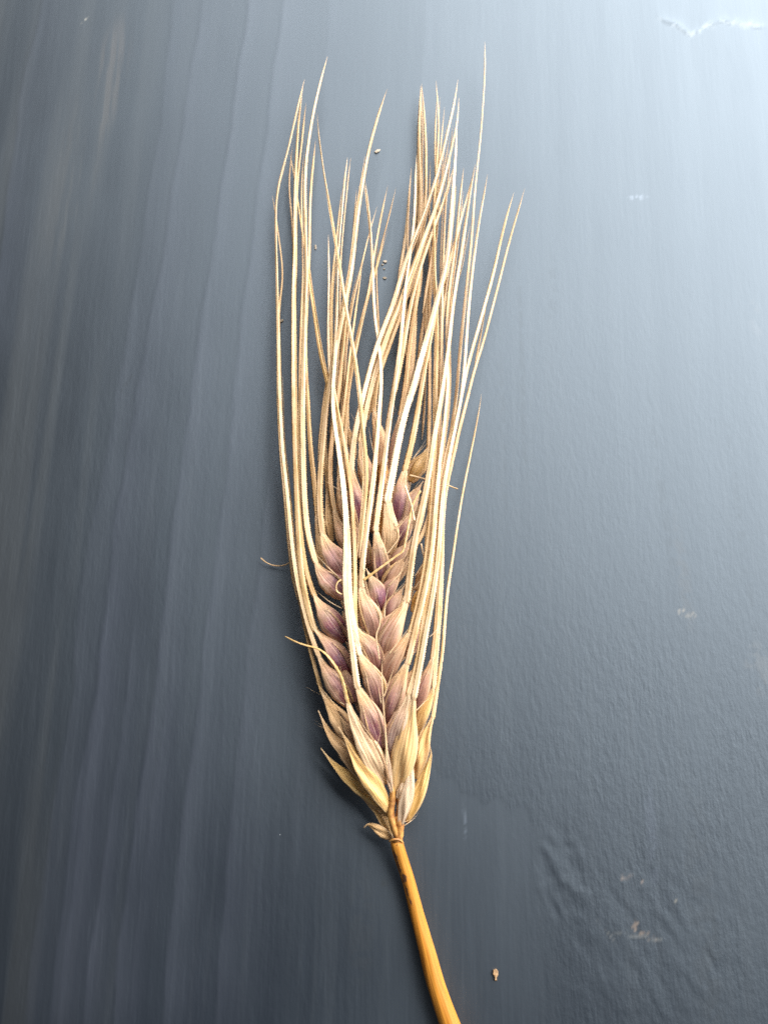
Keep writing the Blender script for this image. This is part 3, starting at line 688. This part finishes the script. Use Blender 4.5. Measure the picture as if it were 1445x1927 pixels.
 ([(711,1265),(704,1233),(693,1212),(679,1195),(669,1178)],19,.2,2.6,.7,.55,-10,(.55,.2,.1),5,
    ([(668,1150),(668,1115),(668,1075),(667,1031),(666,997),(664,964),(661,925),(656,888),(650,849),(643,809),(635,772),(629,745),(626,707),(624,669),(623,620),(623,557),(626,520),(629.5,487),(632,462),(636,424),(639.5,393),(642.6,361)],4.2,4.0,1.6,(.7,.2,.3),False)),
 ([(713,1333),(709,1297),(698,1269),(685,1248),(675,1226)],21,.3,2.9,.8,.55,-10,(.8,.2,.3),6,
    ([(669,1195),(663,1160),(658,1125),(656,1080),(657,1035),(653,990),(650,955),(648,920),(644,888),(638,849),(632,809),(627,775),(624,745),(621,707),(618.5,669),(618,607),(619,557),(619,512),(618,442)],5.8,4.5,2.0,(.25,.1,.9),False)),
 ([(717,1408),(706,1367),(693,1336),(681,1312),(671,1288)],22,.4,3.0,.8,.5,-10,(.9,.25,.05),6.5,
    ([(666,1255),(662,1215),(656,1170),(650,1120),(648,1075),(650,1040),(651,1000),(648,950),(645,915),(641,880),(634,830),(628,790),(625,755),(627,720),(630,680),(632,640),(633,600),(634,560),(635,520),(635,487),(638,456),(641,418),(644.5,381),(648,344),(651,315),(654,297)],6.4,4.5,2.2,(.25,.15,.85),False)),
 ([(737,1492),(731,1452),(728,1420),(727,1384)],6,1.2,2.2,.2,.35,0,(.15,.05,.1,.5),1.5,None),
 ([(725,1477),(705,1433),(685,1395),(665,1352),(652,1314)],20,.6,3.2,.6,.42,-10,(.0,.25,.0,.42),4.5,
    ([(648,1296),(642,1275),(634,1259),(625,1245),(612,1230),(596,1220),(576,1214.5),(557,1208),(537,1198)],4.3,8.0,.6,(.9,.1,.1),True)),
 ([(733,1526),(712,1493),(689,1456),(666,1418),(650,1390),(637,1368)],17,.7,2.2,.6,.4,-12,(.0,.6,.0),1.3,None),
]
for spine, W, dz0, dz1, arch, th, roll, col, neck, aw in FL:
    y0, y1 = spine[0][1], spine[-1][1]
    z0, z1 = H(y0) + dz0, H(y1) + dz1
    if not aw: neck = min(neck, 1.0)
    low = sm(1380, 1480, y0)                       # the lowest husks are empty and papery
    lat = 1.14 if abs(roll) >= 18 and low < .5 else 1.06
    fl = floret_mesh("floret", spine, W * lat, z0, z1, arch, th * (1 - .35 * low), roll, (*col[:3], 1 - (col[3] if len(col) > 3 else 0)), neck, ear, tuck=bool(aw), crease=.05 + .13 * low)
    if aw:
        pts, hw, zt, bulge, acol, blunt = aw
        a, b = spine[-2], spine[-1]; d = math.hypot(b[0] - a[0], b[1] - a[1]); k = min(0.8, 16.0 / d)
        st = (b[0] + (a[0] - b[0]) * k, b[1] + (a[1] - b[1]) * k)
        awn_mesh("awn", [st, b] + pts, max(hw, neck), z1 - 0.15, zt, fl, (*acol, 1), bulge, blunt, sink=10.0)

# narrow bristle-tipped glumes beside the grains
rg_ = random.Random(5)
for spine, W, dz0, dz1, arch, th, roll, col, neck, aw in FL:
    if W < 13 or dz0 < -2.1 or spine[0][1] > 1480: continue
    for sgn in ((-1, 1) if abs(roll) < 18 else (1 if roll < 0 else -1,)):
        if rg_.random() < .25: continue
        P = [Vector((x, y, 0)) for x, y in spine]
        q, Lp = catmull(P, 20)
        ln = rg_.randint(11, 17); off0 = rg_.uniform(.45, .95)
        pts = []
        for i in (0, ln // 3, 2 * ln // 3, ln):
            t = (q[min(i + 1, 20)] - q[max(i - 1, 0)]).normalized()
            o_ = W * off0 * math.sin(math.pi * (.18 + .6 * i / ln)) * sgn * 1.05
            pts.append((q[i].x - t.y * o_, q[i].y + t.x * o_))
        za, zb = H(spine[0][1]) + dz0 + .9, H(pts[-1][1]) + dz0 + (dz1 - dz0) * ln / 20 + arch + th * W * .075
        gl_ = floret_mesh("glume", pts, rg_.uniform(2.2, 3.6), za, zb, .5, .45, roll, (rg_.uniform(0, .5), rg_.uniform(.0, .5), rg_.uniform(0, .4), 1), .7, ear, peak=.3)
        d = Vector(pts[-1]) - Vector(pts[-2]); d = d / max(1e-6, d.length)
        e = Vector(pts[-1]); k2 = rg_.uniform(-.25, .25)
        e2 = e + d * rg_.uniform(18, 38) + Vector((-d.y, d.x)) * 8 * k2
        awn_mesh("bristle", [tuple(e - d * 4), tuple(e + d * 8), tuple(e2)], .95, zb, zb + rg_.uniform(.2, .9), gl_, (.3, .2, .5, 1), .1, tip=.3)

# awns of florets hidden at the back of the ear
AW = [
 ([(640,860),(632,790),(624.5,757),(613,713),(607,688),(600,657),(595,620),(590,582),(583,540),(576,480),(572,456),(567,424),(562,387),(557,356),(552,317),(545,287)],3.8,4.5,3.5,.5,(.95,.2,0)),
 ([(676,1050),(680,1000),(685,960),(689,920),(691,888),(688.6,858),(684.7,829),(682,799),(680,764),(676,727),(671,689),(665,652),(656,602),(648,560),(641,505),(634.5,474),(629.5,437),(624.5,412),(619.6,381),(614.6,356),(608,317),(603,279),(598,242),(597,213)],4.2,11,7,1.0,(.75,.15,.35)),
 ([(647,800),(647.5,770),(651,733),(656,702),(663.7,671),(670,652),(675,627),(680,602),(687,577),(695,552),(699.4,505),(704,483),(708.5,454),(713,431),(719,397),(724.5,368),(730,349)],4.6,3.5,3.0,.3,(.3,.5,.2)),
 ([(552,560),(553,480),(550,412),(545,375),(543.6,344),(546,312),(551,269)],3.0,2.5,2.0,.2,(.3,.2,.2)),
 ([(640,760),(643,700),(646,660),(649,607),(655,545),(659,500),(663,460),(666,420),(669,385),(671,356)],4.2,2.4,2.0,.2,(.3,.5,.1)),
 ([(647,745),(650,680),(655,618),(661,588),(665.6,557),(674,526),(679,505),(685.7,477),(692.5,448),(697,429),(704,408),(709.4,389)],3.3,3,3,.3,(.3,.3,.3)),
 ([(714,660),(712,615),(711,577),(708.5,540),(708.5,511),(709.7,471),(711,448)],2.4,3,2.5,.1,(.2,.9,0)),
 ([(770,760),(767,739),(766,702),(764.5,652),(763,600),(764,550),(767,477),(767,430),(770,380),(774,314)],3.0,4,3,.1,(.1,1.0,0)),
 ([(735,770),(742,735),(750,700),(758,660),(765,615),(772,575),(781,540),(790,502),(800,477),(809.7,446),(818.5,421),(827,400),(836,375),(842,358),(847,330),(856,308)],5.6,5,5,.5,(.4,.2,.5)),
 ([(693,790),(700,752),(710,712),(722,680),(733,650),(744,620),(753,594),(763,567),(771,540),(780,505),(789,470),(795,440),(800,415),(806,385),(812,360),(818,335)],5.2,4.2,4,.3,(.5,.4,.1)),
 ([(768,730),(772,708),(776,677),(778,640),(779.5,600),(782,552),(786,510),(787,464),(788.6,427),(790,390),(790.5,352),(788.6,302),(788.6,264),(789,227),(791.7,190),(793.5,159)],6.8,2.2,2.2,.1,(.3,.4,.2)),
 ([(790,560),(792,520),(793,470),(794,420),(794,370),(793.5,314),(795,252),(793.5,202),(792,172)],3.8,2.2,2.2,.1,(.2,.3,.2)),
 ([(745,545),(752,521),(756,489),(761,464),(765,427),(767.4,390),(771,352),(774,314)],4.2,2.6,2.6,.1,(.2,.4,.3)),
 ([(800,640),(802,600),(804,560),(812,520),(815,470),(816,420),(820,370),(819,314),(818.5,264),(820,215),(822,182)],4.2,2.5,2.5,.1,(.3,.3,.2)),
 ([(795,590),(803,540),(812,490),(817,440),(819,400),(821,370),(824,330),(827,302),(829.7,271),(833,233),(836.5,201)],3.4,3,3,.1,(.2,.3,.2)),
 ([(770,560),(780,520),(792,475),(803,440),(815,400),(826,358),(831,339),(836,314),(841,283),(844.6,258)],3.8,4,4,.1,(.2,.3,.3)),
 ([(835,600),(838,540),(842,500),(847,465),(851,430),(854,390),(857,365),(859,346)],3.2,3,3,.1,(.3,.3,.3)),
 ([(838,700),(843,640),(848,580),(855,540),(864.5,508),(869.5,483),(874.5,464),(880.7,440),(886,420)],2.8,3,3,.1,(.3,.3,.3)),
 ([(826,560),(832,540),(838,520),(843,502),(848,483),(854.6,464),(861,440),(866,417),(871,396),(877,377),(883,358),(889,333),(893,312)],3.8,5,5,.2,(.3,.1,.6)),
 ([(890,705),(897,669),(900.7,651),(905.7,626),(910.7,595),(915.7,563),(920,540)],2.2,3,3,.1,(.3,.6,.0)),
 ([(794,828),(795,815),(798.6,765),(800,732),(801,690),(803,640)],2.8,2,1.5,.1,(.1,1.0,0)),
 ([(775,757),(783.7,719),(791,694),(797,669),(805,640),(813,600),(820,570),(827,545)],4.6,7,6,.3,(.15,.1,.9)),
 ([(790,735),(787,690),(790,650),(797,605),(800,570),(806,530)],5.0,2.2,2.2,.1,(.2,.7,.0)),
 ([(815,870),(824,820),(826,757),(829.7,694),(831,657),(832,600),(838,550),(846,500),(853,450)],4.2,4,4,.2,(.4,.4,.3)),
]
# a thinner awn runs close beside many of the traced ones
extra = []
for pts, hw, z0, z1, bulge, col in AW:
    if len(pts) >= 9: extra.append((pts, hw, z0, z1, bulge, col))
for f in FL:
    if f[9] and not f[9][5] and len(f[9][0]) > 12:
        pts, hw, zt, bulge, acol, _ = f[9]
        extra.append((pts[3:], hw, H(pts[3][1]) - .6, max(1.2, zt - 1.2), .1, acol))
rr = random.Random(11)
for pts, hw, z0, z1, bulge, col in extra:
    if pts[-1][0] > 905 or pts[0][1] < 500: continue
    a, b = rr.choice((-1, 1)) * rr.uniform(2.5, 6.5), rr.choice((-1, 1)) * rr.uniform(0, 7)
    m = len(pts); cut = rr.randint(max(5, m - 7), m)
    q = [(x + a * (1 - i / m) + b * (i / m), y + rr.uniform(0, 8)) for i, (x, y) in enumerate(pts[:cut])]
    if q[-1][0] < 514: continue
    AW.append((q, hw * rr.uniform(.45, .75), max(1.0, z0 - .8), max(.8, z1 - .8), bulge, (col[0], min(1, col[1] + .25), col[2] * .5)))
for pts, hw, z0, z1, bulge, col in AW:
    awn_mesh("awn", pts, hw, z0, z1, ear, (*col, 1), bulge, sink=40.0)

# fine bristles and rachilla hairs
HAIR = [
 ([(648,1326),(622,1312),(600,1306),(577,1293)],.9,6.4,3.0),([(672,1394),(645,1388),(620,1376),(590,1361)],.9,6.0,3.0),([(650,1390),(622,1377),(593,1355)],.8,6.0,3.0),
 ([(656,1440),(640,1428),(629,1417)],1.0,4.5,3.0),([(643,1145),(620,1132),(600,1116),(585,1103)],1.1,8.2,6.0),([(599,1193),(582,1187),(566,1181)],.9,7.4,5.0),
 ([(642,1091),(620,1070),(600,1049),(584,1032)],1.4,8.6,6.4),([(732,1231),(750,1207),(774,1176)],1.2,10.2,10.6),([(740,1230),(757,1210),(773,1190)],1.2,9.8,10.0),
 ([(808,1199),(820,1187),(829,1175)],.9,7.5,6.5),([(783,1337),(800,1320),(818,1306)],1.0,7.5,5.0),([(760,1554),(772,1546),(781,1538),(786,1530)],1.1,3.6,3.0),
 ([(752,1551),(765,1545),(774,1541)],1.6,4.0,3.4),([(714,1242),(708,1198),(715,1174),(714,1146),(705,1120)],1.6,10.2,10.6),([(723,1163),(726,1129),(731,1104)],1.3,10.0,10.2),
 ([(728,1440),(727,1406),(724,1362),(721,1329),(719,1280),(719,1240)],1.9,9.4,10.2),([(722,1312),(733,1280),(745,1246)],1.4,10.6,11.0),([(717,1324),(713,1300),(709,1279)],1.3,10.6,10.9),
 ([(708,1410),(713,1390),(717,1370)],1.3,9.8,10.2),([(652,928),(630,917),(609,903)],1.0,8.2,7.0),([(688,906),(680,885),(670,862)],1.2,9.0,8.4),([(704,855),(698,830),(694,805)],1.2,8.6,8.0),
 ([(669,795),(664,785),(660,777)],.9,5.0,4.6),([(776,865),(790,845),(803,826)],1.1,6.2,5.6),([(778,862),(795,843),(809,828)],1.1,6.0,5.5),([(742,998),(756,980),(770,962)],1.4,9.0,9.2),
 ([(744,1000),(758,983),(772,963)],1.1,8.8,9.0),([(728,1043),(742,1025),(752,1010),(762,993)],1.3,9.4,9.6),([(731,1103),(745,1088),(758,1072),(772,1052)],1.3,9.8,10.0),
 ([(786,945),(792,935),(797,925)],1.0,9.0,9.0),([(780,1085),(790,1070),(800,1052)],1.0,7.0,6.5),([(779,1108),(789,1094),(801,1080)],1.0,7.0,6.5),
 ([(795,1012),(803,1002),(815,998)],.6,6.5,5.5),([(800,1048),(806,1044),(812,1040)],.6,6.5,5.5),([(600,962),(612,957),(622,946)],.5,6.5,5.5),([(606,985),(616,983),(626,986)],.7,6.5,6.5),
 ([(740,780),(744,772),(743,766)],.8,6.5,6.8),([(786,800),(790,795),(792,791)],.8,7,7),([(825,1195),(832,1185),(838,1180)],.5,5,4.5),([(812,1342),(816,1337),(819,1333)],.6,5,4.6),
 ([(684,1492),(670,1478),(659,1457)],.7,4.6,4.0),
]
for pts, hw, z0, z1 in HAIR:
    awn_mesh("bristle", pts, hw, z0, z1, ear, (.3, .1, .7, 1), 0.2, tip=.3)

# ------------------------------------------------------------------ loose bits of straw and crumbs
def loose(name, pts, hw, zs, col, label, cat="straw bit", blunt=True, group=None):
    o = awn_mesh(name, pts, hw, 0, 0, None, (*col, 1), 0, blunt, zs=zs, barb=.08, tip=.42)
    return tag(o, label, cat, group)
loose("curled_fibre", [(491,1050),(499,1057),(511,1063),(525,1065),(537,1063),(546,1058)],1.5,[(0,1.4),(.5,.5),(1,1.6)],(.2,.5,.3),"thin curled straw fibre on the board left of the ear","fibre")
loose("broken_awn", [(684,1092),(700,1080),(715,1069),(730,1058),(745,1047),(757,1038),(761,1026),(766,1002),(774,961),(781,941),(791,924)],2.6,[(0,11.6),(.4,11.6),(.6,11.2),(1,11.0)],(.95,.0,.25),"bent yellow broken awn lying across the middle of the ear","straw bit")
loose("broken_awn", [(770,894),(783,897),(797,901),(812,905),(827,908),(843,913),(852,917),(860,920)],1.5,[(0,8.8),(.5,8.0),(1,6.0)],(.6,.2,.5),"short straw splinter sticking out right of the upper awns","straw bit")
loose("broken_awn", [(762,914),(767,928),(772,943),(775,958),(780,979)],2.4,[(0,11.0),(1,11.2)],(.5,.0,.6),"short pale straw piece crossing the purple upper grains","straw bit")
loose("broken_awn", [(792,1023),(795,1038),(799,1055)],1.7,[(0,9.0),(1,8.0)],(.3,.0,.8),"tiny pale straw piece in the dark gap right of the ear","straw bit")
loose("curled_fibre", [(643,1091),(637,1094),(633,1101),(632.5,1108),(635,1114),(643,1118)],1.7,[(0,10.0),(.5,10.2),(1,10.0)],(.9,.9,0),"small brown curl of fibre on the left grains","fibre")

def flake(name, outline, z, thick, mat, label, cat, group=None, curl=0.0):
    n = len(outline)
    cx = sum(p[0] for p in outline) / n; cy = sum(p[1] for p in outline) / n
    V, Fc = [], []
    for (x, y) in outline: V.append(at(x, y, 0.03))
    for (x, y) in outline: V.append(at(cx + (x - cx) * .86, cy + (y - cy) * .86, z + thick + random.uniform(-.05, .08) + curl))
    V.append(at(cx, cy, z + thick * 1.3)); c = len(V) - 1
    for i in range(n):
        j = (i + 1) % n
        Fc.append((i, j, n + j, n + i)); Fc.append((n + i, n + j, c))
    Fc.append(tuple(range(n))[::-1])
    # wind outwards regardless of the outline's direction
    o = mesh_obj(name, V, Fc, mat, smooth=False)
    return tag(o, label, cat, group)
flake("chaff_flake", [(928,1825),(933,1823),(937,1828),(937,1835),(934,1840),(935,1846),(931,1846),(931,1839),(927,1833)], .1, .3, M_CHIP, "small tan flake of chaff right of the stem", "chaff flake")
for (x, y, r, lab) in ((724.5,492,3.2,"largest tan crumb between the awns, topmost of the crumbs"),(719.5,498,1.8,"small pale crumb just below left of the largest crumb"),(723,506,1.6,"tiny crumb in the middle of the crumb row"),(724,523,3.0,"tan crumb lowest in the crumb row between the awns")):
    out = [(x + r * (1 + .25 * random.uniform(-1, 1)) * math.cos(a) * 1.15, y + r * .75 * (1 + .25 * random.uniform(-1, 1)) * math.sin(a)) for a in [k * 6.283 / 8 for k in range(8)]]
    flake("crumb", out, .0, .16, M_CRUMB, lab, "crumb", "crumbs between the awns")
flake("crumb", [(704,286),(709,281),(716,281),(714,285),(708,288)], .05, .15, M_CRUMB, "pale crumb right of the twin awn tips", "crumb", None)
flake("crumb", [(527,603),(530,600),(534,602),(532,605),(528,606)], .05, .2, M_CRUMB, "pale crumb between the two leftmost long awns", "crumb", None)
flake("crumb", [(592,462),(595,460),(596,466),(595,470),(593,469)], .05, .15, M_CRUMB, "small tan crumb in the gap left of the upper awns", "crumb", None)
